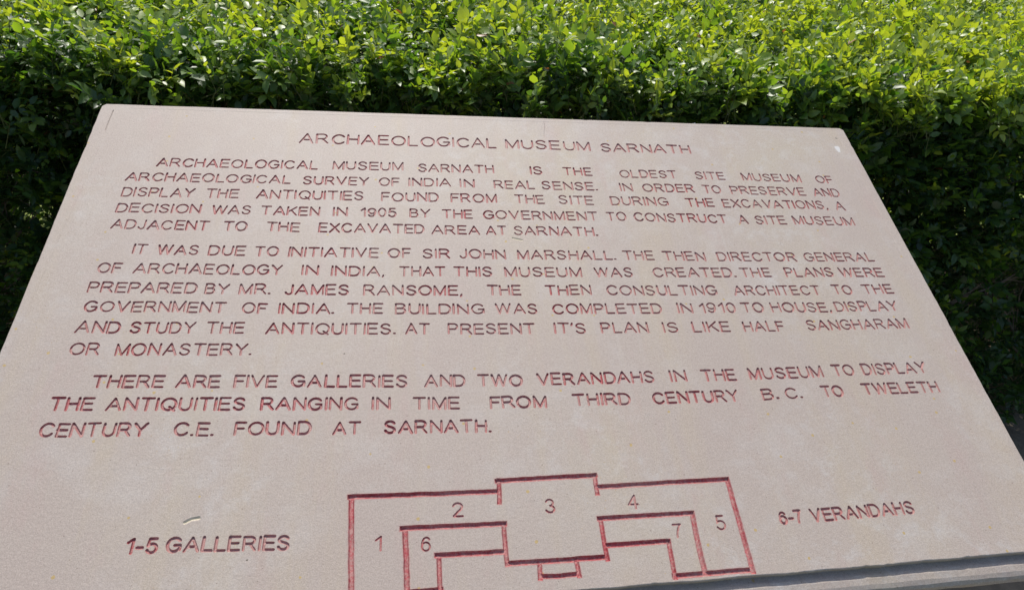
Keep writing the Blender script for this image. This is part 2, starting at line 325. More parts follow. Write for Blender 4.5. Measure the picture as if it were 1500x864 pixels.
def bez(p, n=7):
    out = []
    for i in range(n + 1):
        t = i / n; s = 1 - t
        out.append(tuple(s**3 * p[0][k] + 3 * s * s * t * p[1][k] + 3 * s * t * t * p[2][k] + t**3 * p[3][k] for k in (0, 1)))
    return out
S_CURVE = arc(.36, .74, .32, .26, 20, 180, 8)[:-1] + bez([(.04, .74), (.04, .5), (.70, .56), (.70, .27)], 8)[:-1] + arc(.36, .27, .34, .27, 0, -165, 8)
GLYPH = {   # width, strokes
 'A': (.92, [[(0, 0), (.46, 1)], [(.46, 1), (.92, 0)], [(.17, .34), (.75, .34)]]),
 'B': (.70, [[(0, 0), (0, 1)], [(0, 1), (.38, 1)] + arc(.38, .765, .27, .235, 80, -80, 7) + [(.38, .53), (0, .53)], [(.38, .53)] + arc(.40, .265, .30, .265, 80, -80, 8) + [(.38, 0), (0, 0)]]),
 'C': (.84, [arc(.45, .5, .45, .5, 38, 322, 18)]),
 'D': (.80, [[(0, 0), (0, 1)], [(0, 1), (.34, 1)] + arc(.36, .5, .44, .5, 84, -84, 14) + [(.34, 0), (0, 0)]]),
 'E': (.70, [[(0, 0), (0, 1)], [(0, 1), (.68, 1)], [(0, .52), (.63, .52)], [(0, 0), (.70, 0)]]),
 'F': (.64, [[(0, 0), (0, 1)], [(0, 1), (.64, 1)], [(0, .52), (.56, .52)]]),
 'G': (.90, [arc(.46, .5, .46, .5, 40, 335, 18), [(.88, .12), (.88, .46)], [(.88, .46), (.50, .46)]]),
 'H': (.76, [[(0, 0), (0, 1)], [(.76, 0), (.76, 1)], [(0, .52), (.76, .52)]]),
 'I': (.0, [[(0, 0), (0, 1)]]),
 'J': (.52, [[(.52, 1), (.52, .30)] + arc(.26, .28, .26, .28, 0, -165, 9)]),
 'K': (.78, [[(0, 0), (0, 1)], [(.74, 1), (0, .36)], [(.28, .60), (.78, 0)]]),
 'L': (.62, [[(0, 1), (0, 0)], [(0, 0), (.62, 0)]]),
 'M': (.88, [[(0, 0), (0, 1)], [(0, 1), (.44, .02)], [(.44, .02), (.88, 1)], [(.88, 1), (.88, 0)]]),
 'N': (.78, [[(0, 0), (0, 1)], [(0, 1), (.78, 0)], [(.78, 0), (.78, 1)]]),
 'O': (.96, [arc(.48, .5, .48, .5, 90, 450, 22)]),
 'P': (.70, [[(0, 0), (0, 1)], [(0, 1), (.40, 1)] + arc(.42, .73, .28, .27, 80, -80, 8) + [(.40, .46), (0, .46)]]),
 'Q': (.96, [arc(.48, .5, .48, .5, 90, 450, 22), [(.56, .26), (.92, -.04)]]),
 'R': (.80, [[(0, 0), (0, 1)], [(0, 1), (.42, 1)] + arc(.44, .74, .28, .26, 80, -80, 8) + [(.42, .48), (0, .48)], [(.42, .48), (.80, 0)]]),
 'S': (.74, [S_CURVE]),
 'T': (.80, [[(0, 1), (.80, 1)], [(.40, 1), (.40, 0)]]),
 'U': (.76, [[(0, 1), (0, .36)] + arc(.38, .36, .38, .36, 180, 360, 12) + [(.76, 1)]]),
 'V': (.86, [[(0, 1), (.43, 0)], [(.43, 0), (.86, 1)]]),
 'W': (1.22, [[(0, 1), (.30, 0)], [(.30, 0), (.61, 1)], [(.61, 1), (.92, 0)], [(.92, 0), (1.22, 1)]]),
 'X': (.84, [[(0, 0), (.82, 1)], [(.02, 1), (.84, 0)]]),
 'Y': (.84, [[(0, 1), (.42, .46)], [(.84, 1), (.42, .46)], [(.42, .46), (.42, 0)]]),
 '1': (.30, [[(.30, 0), (.30, 1)], [(.30, 1), (0, .74)]]),
 '2': (.60, [arc(.30, .72, .29, .28, 165, -30, 9) + [(.04, .03)], [(.04, 0), (.62, 0)]]),
 '3': (.58, [arc(.28, .755, .25, .245, 160, -85, 9), arc(.28, .26, .30, .26, 80, -160, 10)]),
 '4': (.62, [[(.46, 0), (.46, 1)], [(.46, 1), (0, .32)], [(0, .32), (.64, .32)]]),
 '5': (.58, [[(.52, 1), (.10, 1)], [(.10, 1), (.04, .52)], [(.04, .50)] + arc(.28, .32, .30, .32, 130, -155, 11)]),
 '6': (.60, [arc(.30, .31, .30, .31, 90, 450, 14), bez([(.56, .80), (.44, 1.08), (.0, 1.06), (.0, .33)], 7)]),
 '7': (.58, [[(0, 1), (.58, 1)], bez([(.58, 1), (.36, .72), (.22, .35), (.20, 0)], 5)]),
 '9': (.60, [arc(.30, .69, .30, .31, 90, 450, 14), bez([(.04, .20), (.16, -.08), (.60, -.06), (.60, .67)], 7)]),
 '0': (.60, [arc(.30, .5, .30, .5, 90, 450, 16)]),
 '-': (.34, [[(0, .40), (.34, .40)]]),
 '.': (.06, [[(0, .04), (.07, .04)]]),
 ',': (.06, [[(.06, .06), (0, -.14)]]),
 "'": (.06, [[(.06, 1.0), (0, .80)]]),
}
rnd = random.Random(11)
STROKES = []      # (part id, polyline in mm, half width mm, depth mm)

def lay_word(part, text, u0, v0, u1, v1, h, hw, depth):
    gap = .30
    W = 0
    for i, ch in enumerate(text):
        W += GLYPH[ch][0]
        if i: W += (.27 if ch in ".,'" else gap)
    L = math.hypot(u1 - u0, v1 - v0)
    # ink runs half a stroke beyond the skeleton on both sides
    sx = (L - 1.6 * hw) / (W * h) if W > 0 else 1.0
    dx, dy = (u1 - u0) / L, (v1 - v0) / L
    x = .8 * hw
    if W == 0: x = L / 2
    for i, ch in enumerate(text):
        w, strokes = GLYPH[ch]
        if i: x += (.27 if ch in ".,'" else gap) * h * sx
        rot = rnd.gauss(0, .014); jy = rnd.gauss(0, .012) * h; jh = 1 + rnd.gauss(0, .015); jx = rnd.gauss(0, .012) * h
        for st in strokes:
            ox, oy = rnd.gauss(0, .008) * h, rnd.gauss(0, .008) * h
            k = hw * rnd.uniform(.86, 1.14)
            pts = []
            for (a, b) in st:
                a2 = a * h * sx + ox + jx; b2 = b * h * jh + oy + jy + hw * .35
                a3 = a2 - rot * b2; b3 = b2 * .965 + rot * a2
                X = x + a3
                pts.append((u0 + dx * X - dy * b3 * 0 , v0 + dy * X + b3))
            STROKES.append((part, pts, k, depth * rnd.uniform(.85, 1.12)))
        x += w * h * sx

PARTS = []   # (name, label, wear)
for li, row in enumerate(LINES):
    nm = 'heading_word' if li == 0 else ('caption_word' if li >= 15 else 'inscription_word')
    for w in row:
        PARTS.append((nm, 'engraved red ' + ('number ' if w[0][0] in '0123456789' else 'word ') + w[0].strip('.,'), 0))
        hw = {0: 1.6}.get(li, 1.34 if li < 12 else 1.5)
        lay_word(len(PARTS) - 1, *w, hw, 1.7)
for w in NUMERALS:
    PARTS.append(('numeral', 'engraved numeral ' + w[0] + ' inside the floor plan', 0))
    lay_word(len(PARTS) - 1, *w, 1.15, 1.3)
PARTS.append(('floor_plan', 'engraved red outline plan of a winged building', 0))
PLAN_ID = len(PARTS) - 1
for st in PLAN:
    pts = []
    for (a, b) in zip(st[:-1], st[1:]):
        n = max(2, int(math.hypot(b[0] - a[0], b[1] - a[1]) / 7))
        for k in range(n):
            t = k / n
            pts.append((a[0] + (b[0] - a[0]) * t + rnd.gauss(0, .16), a[1] + (b[1] - a[1]) * t + rnd.gauss(0, .16)))
    pts.append(st[-1])
    horiz = abs(st[-1][0] - st[0][0]) > abs(st[-1][1] - st[0][1])
    hw = 2.8 if horiz else 2.9
    if abs(st[-1][0] - st[0][0]) + abs(st[-1][1] - st[0][1]) < 50: hw = 2.5
    STROKES.append((PLAN_ID, pts, hw, 2.4 if horiz else 2.3))
BARE = len(PARTS)      # unpainted cuts, left in the stone: margin scribe line, hairline crack, chips
def bare(pts, hw, d): STROKES.append((BARE, pts, hw, d))
bare([(-581, -15), (-581.4, -40), (-581.2, -60)], 1.0, .8)
bare([(-581.4, -96), (-583, -200), (-587, -330), (-592, -466), (-594, -560), (-592, -700)], .55, .22)
bare([(-560, -9), (-300, -8.5), (0, -9), (300, -8.6), (560, -9)], .5, .16)
bare([(583, -20), (583.5, -200), (584, -400), (584, -600), (583, -690)], .6, .22)
bare([(73.5, -9), (74.2, -18), (71.8, -30), (70.3, -44)], .28, .5)
bare([(2, -262.5), (9, -264.5), (15, -266)], 1.9, .9)
bare([(-363, -649.6), (-357, -646.4), (-350, -645.4)], 2.2, 1.2)
bare([(-297.8, -689.7), (-297.0, -689.7)], .8, 1.2)
bare([(575.5, -27), (578.5, -27.6)], .9, .9)
bare([(-218, -450.5), (-217, -450.5)], .8, 1.0)

# slab outline (mm), slightly worn and hand cut
er = random.Random(21); SIDE = 1.0      # the ring runs anticlockwise, so +normal points inwards
def edge(a, b, n, amp, seed):
    out = []
    for i in range(n):
        t = i / n
        q = (a[0] + (b[0] - a[0]) * t, a[1] + (b[1] - a[1]) * t)
        nx, ny = -(b[1] - a[1]), (b[0] - a[0]); L = math.hypot(nx, ny)
        d = amp * (noise.noise((t * n * .11, seed, 0)) + .5 * noise.noise((t * n * .5, seed, 5))) if 0 < i else 0
        if 2 < i < n - 2 and amp > 0 and er.random() < .025: d += er.uniform(.3, .9) * SIDE
        out.append((q[0] + nx / L * d, q[1] + ny / L * d))
    return out
FR = [(-598.5, -743.5), (38.4, -734.2), (260.2, -729), (538.2, -720.6), (597.5, -719)]
OUT = []
OUT += edge((-594, -1.2), (-598.5, -6), 2, 0, 1)
OUT += edge((-598.5, -6), (-598.5, -743.5), 110, .7, 2)
for a, b in zip(FR[:-1], FR[1:]): OUT += edge(a, b, max(6, int((b[0] - a[0]) / 5)), 1.1, 7 + a[0])
OUT += edge((597.5, -719), (597.5, -5.5), 110, .7, 3)
OUT += edge((597.5, -5.5), (593, -1.2), 2, 0, 4)
OUT += edge((593, -1.2), (-594, -1.2), 180, .45, 5)
OUT = OUT[:]

# ---- triangulate the face with every stroke as constrained edges; z comes from the distance to the strokes
def offset_ring(pts, r, closed, square=False):
    n = len(pts); L, R = [], []
    for i, p in enumerate(pts):
        if closed:
            a = pts[i - 1] if i > 0 else pts[-2]; b = pts[i + 1] if i < n - 1 else pts[1]
        else:
            a = pts[max(i - 1, 0)]; b = pts[min(i + 1, n - 1)]
        tx, ty = b[0] - a[0], b[1] - a[1]; l = math.hypot(tx, ty) or 1
        nx, ny = -ty / l, tx / l
        L.append((p[0] + nx * r, p[1] + ny * r)); R.append((p[0] - nx * r, p[1] - ny * r))
    if closed: return [L[:-1], R[:-1]]
    def cap(p, q):   # half circle round p away from q
        if square:
            l = math.hypot(p[0] - q[0], p[1] - q[1]); ax, ay = (p[0] - q[0]) / l * r, (p[1] - q[1]) / l * r
            return [(p[0] + ax + ay, p[1] + ay - ax), (p[0] + ax - ay, p[1] + ay + ax)]
        a = math.atan2(p[1] - q[1], p[0] - q[0])
        return [(p[0] + r * math.cos(a + s), p[1] + r * math.sin(a + s)) for s in (-.8, 0, .8)]
    c1 = cap(pts[-1], pts[-2]); c0 = cap(pts[0], pts[1])
    return [R + c1 + L[::-1] + c0]

V2, E2 = [], []
def add_ring(ring):
    b = len(V2); V2.extend(ring); n = len(ring)
    E2.extend((b + i, b + (i + 1) % n) for i in range(n))
def add_line(pts):
    b = len(V2); V2.extend(pts); E2.extend((b + i, b + i + 1) for i in range(len(pts) - 1))
b0 = len(V2); add_ring(OUT); NOUT = len(OUT)
SEG = []
for si, (pid, pts, hw, dp) in enumerate(STROKES):
    closed = len(pts) > 12 and math.hypot(pts[0][0] - pts[-1][0], pts[0][1] - pts[-1][1]) < .3 * hw
    for rg in offset_ring(pts, hw, closed, pid == PLAN_ID): add_ring(rg)
    if pid != BARE:
        for rg in offset_ring(pts, hw * 1.5 + .25, closed, pid == PLAN_ID): add_ring(rg)
    if pid != BARE:
        for rg in offset_ring(pts, hw * .5, closed, pid == PLAN_ID): add_ring(rg)
    else:
        add_line(pts)
    for a, b in zip(pts[:-1], pts[1:]): SEG.append((a[0], a[1], b[0], b[1], hw, dp, pid))
# white dab of paint and shallow spots as rings with an attribute
dab = [(569.3 + 3.4 * math.cos(a) * (1 + .3 * math.sin(3 * a)), -55 + 9.0 * math.sin(a) * (1 + .25 * math.cos(2 * a))) for a in [i * math.tau / 14 for i in range(14)]]
add_ring(dab)
add_ring([(569.3 + (x - 569.3) * 1.3, -55 + (y + 55) * 1.15) for x, y in dab])
SEG = np.array(SEG)
import time
_t = time.time()
res = delaunay_2d_cdt([Vector(p) for p in V2], E2, [], 0, 1e-4)
P = np.array([(p[0], p[1]) for p in res[0]]); T = np.array([tuple(f) for f in res[2] if len(f) == 3])

def stroke_query(Q):
    """nearest stroke: t = distance / half width, with its depth and part id (grid of 12 mm cells)"""
    cs = 12.0; pad = 6.0
    grid = {}
    for i, s in enumerate(SEG):
        x0, x1 = sorted((s[0], s[2])); y0, y1 = sorted((s[1], s[3]))
        for gx in range(int((x0 - pad) // cs), int((x1 + pad) // cs) + 1):
            for gy in range(int((y0 - pad) // cs), int((y1 + pad) // cs) + 1):
                grid.setdefault((gx, gy), []).append(i)
    key = np.floor(Q / cs).astype(int)
    t = np.full(len(Q), 99.0); dp = np.zeros(len(Q)); pid = np.full(len(Q), -1, int)
    order = np.lexsort((key[:, 1], key[:, 0])); ks = key[order]
    brk = np.flatnonzero(np.any(np.diff(ks, axis=0) != 0, axis=1)) + 1
    for grp in np.split(order, brk):
        if len(grp) == 0: continue
        k = (int(key[grp[0], 0]), int(key[grp[0], 1]))
        if k not in grid: continue
        s = SEG[grid[k]]
        a = s[:, 0:2]; d = s[:, 2:4] - a; ll = np.maximum((d ** 2).sum(1), 1e-9)
        q = Q[grp][:, None, :]
        u = np.clip(((q - a) * d).sum(2) / ll, 0, 1)
        dist = np.linalg.norm(q - (a + u[..., None] * d), axis=2)
        ur = ((q - a) * d).sum(2) / np.sqrt(ll)
        per = np.abs((q - a)[..., 0] * d[:, 1] - (q - a)[..., 1] * d[:, 0]) / np.sqrt(ll)
        sq = np.maximum(per, np.maximum(-ur, ur - np.sqrt(ll)))
        dist = np.where((s[:, 6] == PLAN_ID)[None, :], sq, dist) / s[:, 4]
        j = dist.argmin(1); t[grp] = dist[np.arange(len(grp)), j]; dp[grp] = s[j, 5]; pid[grp] = s[j, 6].astype(int)
    return t, dp, pid
tv, dv, pv = stroke_query(P)
cent = P[T].mean(axis=1)
tc, dc, pc = stroke_query(cent)
# keep triangles inside the outline
poly = np.array(OUT)
def inside(Q):
    c = np.zeros(len(Q), bool); n = len(poly)
    x, y = Q[:, 0], Q[:, 1]
    for i in range(n):
        x1, y1 = poly[i]; x2, y2 = poly[(i + 1) % n]
        if y1 == y2: continue
        m = ((y1 > y) != (y2 > y)) & (x < (x2 - x1) * (y - y1) / (y2 - y1) + x1)
        c ^= m
    return c
keep = inside(cent)
T, tc, pc = T[keep], tc[keep], pc[keep]
prof = np.where((pv >= 0) & (pv != BARE), np.clip((1.02 - tv) / .52, 0, 1), np.clip(1.0 - tv, 0, 1) ** .85)
prof[tv > .97] = 0
Z = -prof * dv
wob = np.array([noise.noise((p[0] * .35, p[1] * .35, 0)) for p in P])
Z *= (1 + .25 * wob)
# long waves of the dressed face
swell = np.array([.25 * noise.noise((p[0] * .012, p[1] * .012, 4)) for p in P])
halo = np.where((pv != BARE) & (pv >= 0), np.clip((1.5 - tv) / .42, 0, 1) * np.where(pv == PLAN_ID, .95, .52), 0)
whi = np.zeros(len(P))
for q_ in dab: whi[np.hypot(P[:, 0] - q_[0], P[:, 1] - q_[1]) < .01] = 1.0
bar = np.where((pv == BARE) & (tv < .95) & ((dv > .85) & (P[:, 1] < -200)), 1.0, 0)

TILT = math.radians(20)
sign = empty('stone_sign', (0, -0.03, 0))
tag(sign, 'tilted pink sandstone slab with engraved red museum text and floor plan', 'information sign')
SLAB_M = Matrix.Translation((0, 0.03, 1.15)) @ Matrix.Rotation(TILT, 4, 'X')

def submesh(name, tris, extraV=None, extraF=None, attrs=None, mat=None, label=None):
    used, inv = np.unique(tris.ravel(), return_inverse=True)
    V = np.column_stack([P[used], Z[used]]) * .001
    me = bpy.data.meshes.new(name)
    F = inv.reshape(-1, 3)
    # counter-clockwise seen from above
    a, b, c = V[F[:, 0], :2], V[F[:, 1], :2], V[F[:, 2], :2]
    cr = (b[:, 0] - a[:, 0]) * (c[:, 1] - a[:, 1]) - (b[:, 1] - a[:, 1]) * (c[:, 0] - a[:, 0])
    F[cr < 0] = F[cr < 0][:, ::-1]
    faces = [tuple(int(i) for i in f) for f in F]; verts = [tuple(float(x) for x in v) for v in V]
    base = len(verts)
    if extraV is not None:
        verts += extraV; faces += [tuple(i + base for i in f) for f in extraF]
    me.from_pydata(verts, [], faces); me.update()
    for k, arr in (attrs or {}).items():
        at = me.attributes.new(k, 'FLOAT', 'POINT')
        data = np.zeros(len(verts), np.float32); data[:base] = arr[used]
        at.data.foreach_set('value', data)
    o = link_mesh(name, me, mat, sign)
    o.matrix_parent_inverse = Matrix.Identity(4); o.matrix_local = SLAB_M
    if label: o['label'] = label
    return o

# rim of the slab: rounded arris, sides and underside (rings share the outline)
def rim():
    n = NOUT; c = np.array([0, -360.0]); V, F = [], []
    o = np.array(OUT); nx = np.roll(o, -1, 0) - np.roll(o, 1, 0); nx = np.column_stack([nx[:, 1], -nx[:, 0]])
    nx /= np.linalg.norm(nx, axis=1)[:, None]
    if ((nx * (o - c)).sum(1) < 0).mean() > .5: nx = -nx
    prof_ = [(0, 0), (.5, -.15), (1.0, -.6), (1.35, -1.3), (1.5, -2.6), (.9, -8.5), (.6, -38)]
    for (d, z) in prof_:
        for i in range(n):
            r = .35 * noise.noise((o[i, 0] * .09, o[i, 1] * .09, z * .3)) if d > .6 else 0
            V.append(((o[i, 0] + nx[i, 0] * (d + r)) * .001, (o[i, 1] + nx[i, 1] * (d + r)) * .001, z * .001))
    for k in range(len(prof_) - 1):
        for i in range(n):
            j = (i + 1) % n
            F.append((k * n + i, (k + 1) * n + i, (k + 1) * n + j, k * n + j))
    F.append(tuple((len(prof_) - 1) * n + i for i in range(n))[::-1])
    return V, F
rv, rf = rim()
groove = (tc < 1.0) & (pc != BARE)
submesh('slab', T[~groove], rv, rf, {'paint': halo, 'white': whi, 'bare': bar}, M_STONE)
wearv = np.zeros(len(P))
wn_ = np.array([noise.noise((p[0] * .009, p[1] * .013, 9)) for p in P])
wearv = np.clip(.42 + wn_ * .75 + np.clip(P[:, 0] / 2600, -.15, .2), .05, .66)
wearv[pv == PLAN_ID] = 0
for i, (nm, lb, _) in enumerate(PARTS):
    m = groove & (pc == i)
    if m.any(): submesh(nm, T[m], None, None, {'wear': wearv}, M_PAINT, lb)

# front moulding below the lip: a step with a rounded nose, following the hand-cut front edge
def front_moulding():
    xs = np.linspace(-600, 599, 241); V, F = [], []
    fx = np.array([p[0] for p in FR]); fy = np.array([p[1] for p in FR])
    y = np.interp(xs, fx, fy)
    pr = [(6, -9.4), (-1.0, -9.4), (-4, -8.8), (-8, -7.6), (-12, -7.3), (-18, -8.0), (-22.5, -9.6), (-25.5, -12.4), (-27, -16.5), (-26.4, -21), (-23, -25), (-17, -28), (-13, -32), (-12, -42), (-12, -62), (6, -62)]
    for (dy, z) in pr:
        for i, x in enumerate(xs):
            r = .6 * noise.noise((x * .05, dy * .2, z * .2)) if dy < 0 else 0
            V.append((x * .001, (y[i] + dy + r) * .001, (z + r * .6) * .001))
    n = len(xs); m = len(pr)
    for k in range(m):
        for i in range(n - 1):
            F.append((k * n + i, k * n + i + 1, ((k + 1) % m) * n + i + 1, ((k + 1) % m) * n + i))
    F.append(tuple(k * n for k in range(m))); F.append(tuple(k * n + n - 1 for k in range(m))[::-1])
    return V, F
V_, F_ = front_moulding()
o = mesh_obj('front_moulding', V_, F_, M_STONE_B, sign); o.matrix_local = SLAB_M

def prism_obj(name, ring_bottom, ring_top, mat, parent, bevel=.006):
    n = len(ring_bottom)
    V = ring_bottom + ring_top
    F = [tuple(range(n))[::-1], tuple(range(n, 2 * n))] + [(i, (i + 1) % n, n + (i + 1) % n, n + i) for i in range(n)]
    o = mesh_obj(name, V, F, mat, parent)
    bv = o.modifiers.new('bevel', 'BEVEL'); bv.width = bevel; bv.segments = 2
    return o
cs, sn = math.cos(TILT), math.sin(TILT)
def under(y): return 1.15 - .040 / cs + (y) * math.tan(TILT)     # underside height at world y (behind the back edge y = 0)
# child coordinates are relative to the empty at (0, -0.03, 0)
rb = [(-.46, -.56, .12), (.46, -.56, .12), (.46, -.07, .12), (-.46, -.07, .12)]
rt = [(x, y, under(y - .03) - .0) for x, y, _ in rb]
prism_obj('pedestal', rb, rt, M_STONE_B, sign)
prism_obj('plinth', [(-.54, -.64, -.02), (.54, -.64, -.02), (.54, .01, -.02), (-.54, .01, -.02)], [(-.54, -.64, .118), (.54, -.64, .118), (.54, .01, .118), (-.54, .01, .118)], M_STONE_B, sign, .01)

# ------------------------------------------------------------------ hedge
HX0, HX1, HY0, HY1, HZ = -2.3, 3.6, .43, 2.05, 1.14
rng = np.random.default_rng(5)
hedge = empty('hedge', ((HX0 + HX1) / 2, (HY0 + HY1) / 2, 0))
HO = np.array([(HX0 + HX1) / 2, (HY0 + HY1) / 2, 0.0])
tag(hedge, 'clipped glossy green box-shaped hedge behind the tilted stone sign', 'hedge')

_pn = rng.random((3, 6)) * 100
def lump(x, y, k=0):
    """cheap smooth noise, a sum of rotated sines, in -1..1"""
    s = np.zeros_like(x)
    for i, (fx, fy) in enumerate([(5.1, 3.7), (-8.3, 6.9), (11.7, 12.3), (17.1, -13.9), (-23, 19)]):
        s += np.sin(fx * x + fy * y + _pn[k % 3, i]) * (.36, .26, .18, .12, .08)[i]
    return s

def unit(v): return v / np.maximum(np.linalg.norm(v, axis=-1, keepdims=True), 1e-9)

def sprigs(base, d, up, n_leaf, L, size, tint, dry=None):
    """base (n,3) foot of each shoot, d its direction, L its length, size leaf length -> leaf frames"""
    n = len(base)
    side = unit(np.cross(d, up + 1e-3)); nrm = np.cross(side, d)
    out = []
    for k in range(n_leaf):
        f = (k + .6) / n_leaf
        last = k == n_leaf - 1
        s = 1.0 if k % 2 == 0 else -1.0
        tw = rng.normal(0, .35, n)[:, None]
        sd = unit(side * s * np.cos(tw) + nrm * np.sin(tw))
        dirv = d.copy() if last else unit(d * .62 + sd * rng.uniform(.7, 1.15, (n, 1)) + rng.normal(0, .16, (n, 3)))
        pos = base + d * (L * f)[:, None]
        nr = nrm * .45 + rng.normal(0, .42, (n, 3)) + np.array([0, -.10, 1.]) * (.85 - .30 * np.clip(base[:, 0:1] / 1.2, -1, 1))
        nr = unit(nr - (nr * dirv).sum(1, keepdims=True) * dirv)
        sc = size * (1.0 - .30 * abs(f - .55)) * rng.uniform(.75, 1.2, n)
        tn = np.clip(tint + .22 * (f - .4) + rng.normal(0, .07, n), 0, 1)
        out.append((pos, dirv, nr, sc, tn))
    return [np.concatenate([o[i] for o in out]) for i in range(5)]

LEAF_UV = np.array([  # (along, across, lift) of the 8 leaf vertices
    (0.0, 0.0, 0.0), (.30, -.27, .045), (.28, 0, -.012), (.30, .27, .045), (.68, -.235, .02), (.68, 0, -.045), (.68, .235, .02), (1.0, 0, -.13)])
LEAF_UV4 = np.array([(0.0, 0.0, 0.0), (.45, -.27, .045), (.5, 0, -.03), (.45, .27, .045), (1.0, 0, -.12)])
LEAF_T4 = np.array([0, 1, 2, 0, 2, 3, 1, 4, 2, 2, 4, 3])
LEAF_T = np.array([0, 1, 2, 0, 2, 3, 1, 4, 5, 1, 5, 2, 2, 5, 6, 2, 6, 3, 4, 7, 5, 5, 7, 6])

def leaf_verts(pos, d, nr, sc, LEAF_UV):
    sd = np.cross(nr, d)
    n = len(pos)
    curl = rng.normal(.0, .8, n)[:, None]; wid = rng.uniform(.80, 1.15, n)[:, None]; fold = rng.uniform(.2, 1.9, n)[:, None]
    a = LEAF_UV[None, :, 0] + .0 * curl
    b = LEAF_UV[None, :, 1] * wid
    c = LEAF_UV[None, :, 2] * fold - .10 * curl * LEAF_UV[None, :, 0] ** 2
    s = sc[:, None, None]
    return pos[:, None, :] + s * (a[..., None] * d[:, None, :] + b[..., None] * sd[:, None, :] + c[..., None] * nr[:, None, :])

def leaves_mesh(name, fr, dry=None, fine=True):
    pos, d, nr, sc, tn = fr
    V = leaf_verts(pos, d, nr, sc, LEAF_UV if fine else LEAF_UV4).reshape(-1, 3)
    n = len(pos); LT = LEAF_T if fine else LEAF_T4
    idx = (np.arange(n)[:, None] * (8 if fine else 5) + LT[None, :]).ravel()
    me = np_mesh(name, V, idx, 3)
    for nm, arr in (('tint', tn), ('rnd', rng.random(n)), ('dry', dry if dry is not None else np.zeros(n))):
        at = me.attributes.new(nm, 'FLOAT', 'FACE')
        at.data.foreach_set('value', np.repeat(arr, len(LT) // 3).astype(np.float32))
    return me

def surf(n, which):
    """random shoot feet on one face of the hedge: position, outward normal, depth below the surface"""
    u = rng.random(n); v = rng.random(n)
    dep = rng.exponential(.055 if which == 'top' else .075, n); dep = np.minimum(dep, .30)
    if which == 'top':
        x = HX0 + (HX1 - HX0) * u; y = HY0 + (HY1 - HY0) * v
        z = HZ + (.030 * lump(x, y) + .026 * lump(x * 2.6, y * 2.6, 2)) * np.clip((y - HY0) / .25 + .45, 0, 1) - .008 + .022 * np.clip((y - HY0) / (HY1 - HY0), 0, 1)
        rnd_ = .035 * np.clip(1 - (y - HY0) / .08, 0, 1) ** 2
        return np.column_stack([x, y, z - dep - .045 - rnd_]), np.tile([0., -.12, 1.], (n, 1)), dep, u
    if which == 'front':
        x = HX0 + (HX1 - HX0) * u; z = .0 + (HZ - .05) * v ** .75
        y = HY0 + .030 * lump(x, z, 1) + .05 + .02 * np.clip((z - HZ + .10) / .10, 0, 1)
        y -= .07 * np.clip(1 - z / .35, 0, 1)
        return np.column_stack([x, y + dep, z]), np.tile([0., -1., .28], (n, 1)), dep, v
    if which == 'back':
        x = HX0 + (HX1 - HX0) * u; z = .10 + (HZ - .12) * v
        y = HY1 - .05 + .03 * lump(x, z, 2)
        return np.column_stack([x, y - dep, z]), np.tile([0., 1., .28], (n, 1)), dep, v
    if which in ('left', 'right'):
        y = HY0 + (HY1 - HY0) * u; z = .10 + (HZ - .12) * v; s = -1. if which == 'left' else 1.
        x = (HX0 + .05 + dep) if which == 'left' else (HX1 - .05 - dep)
        return np.column_stack([x, y, z]), np.tile([s, 0., .28], (n, 1)), dep, v
    x = rng.uniform(HX0 + .1, HX1 - .1, n); y = rng.uniform(HY0 + .15, HY1 - .12, n); z = rng.uniform(.04, HZ - .15, n) ** 1.0
    return np.column_stack([x, y, z]), np.tile([0., 0., 1.], (n, 1)), np.full(n, .2), v

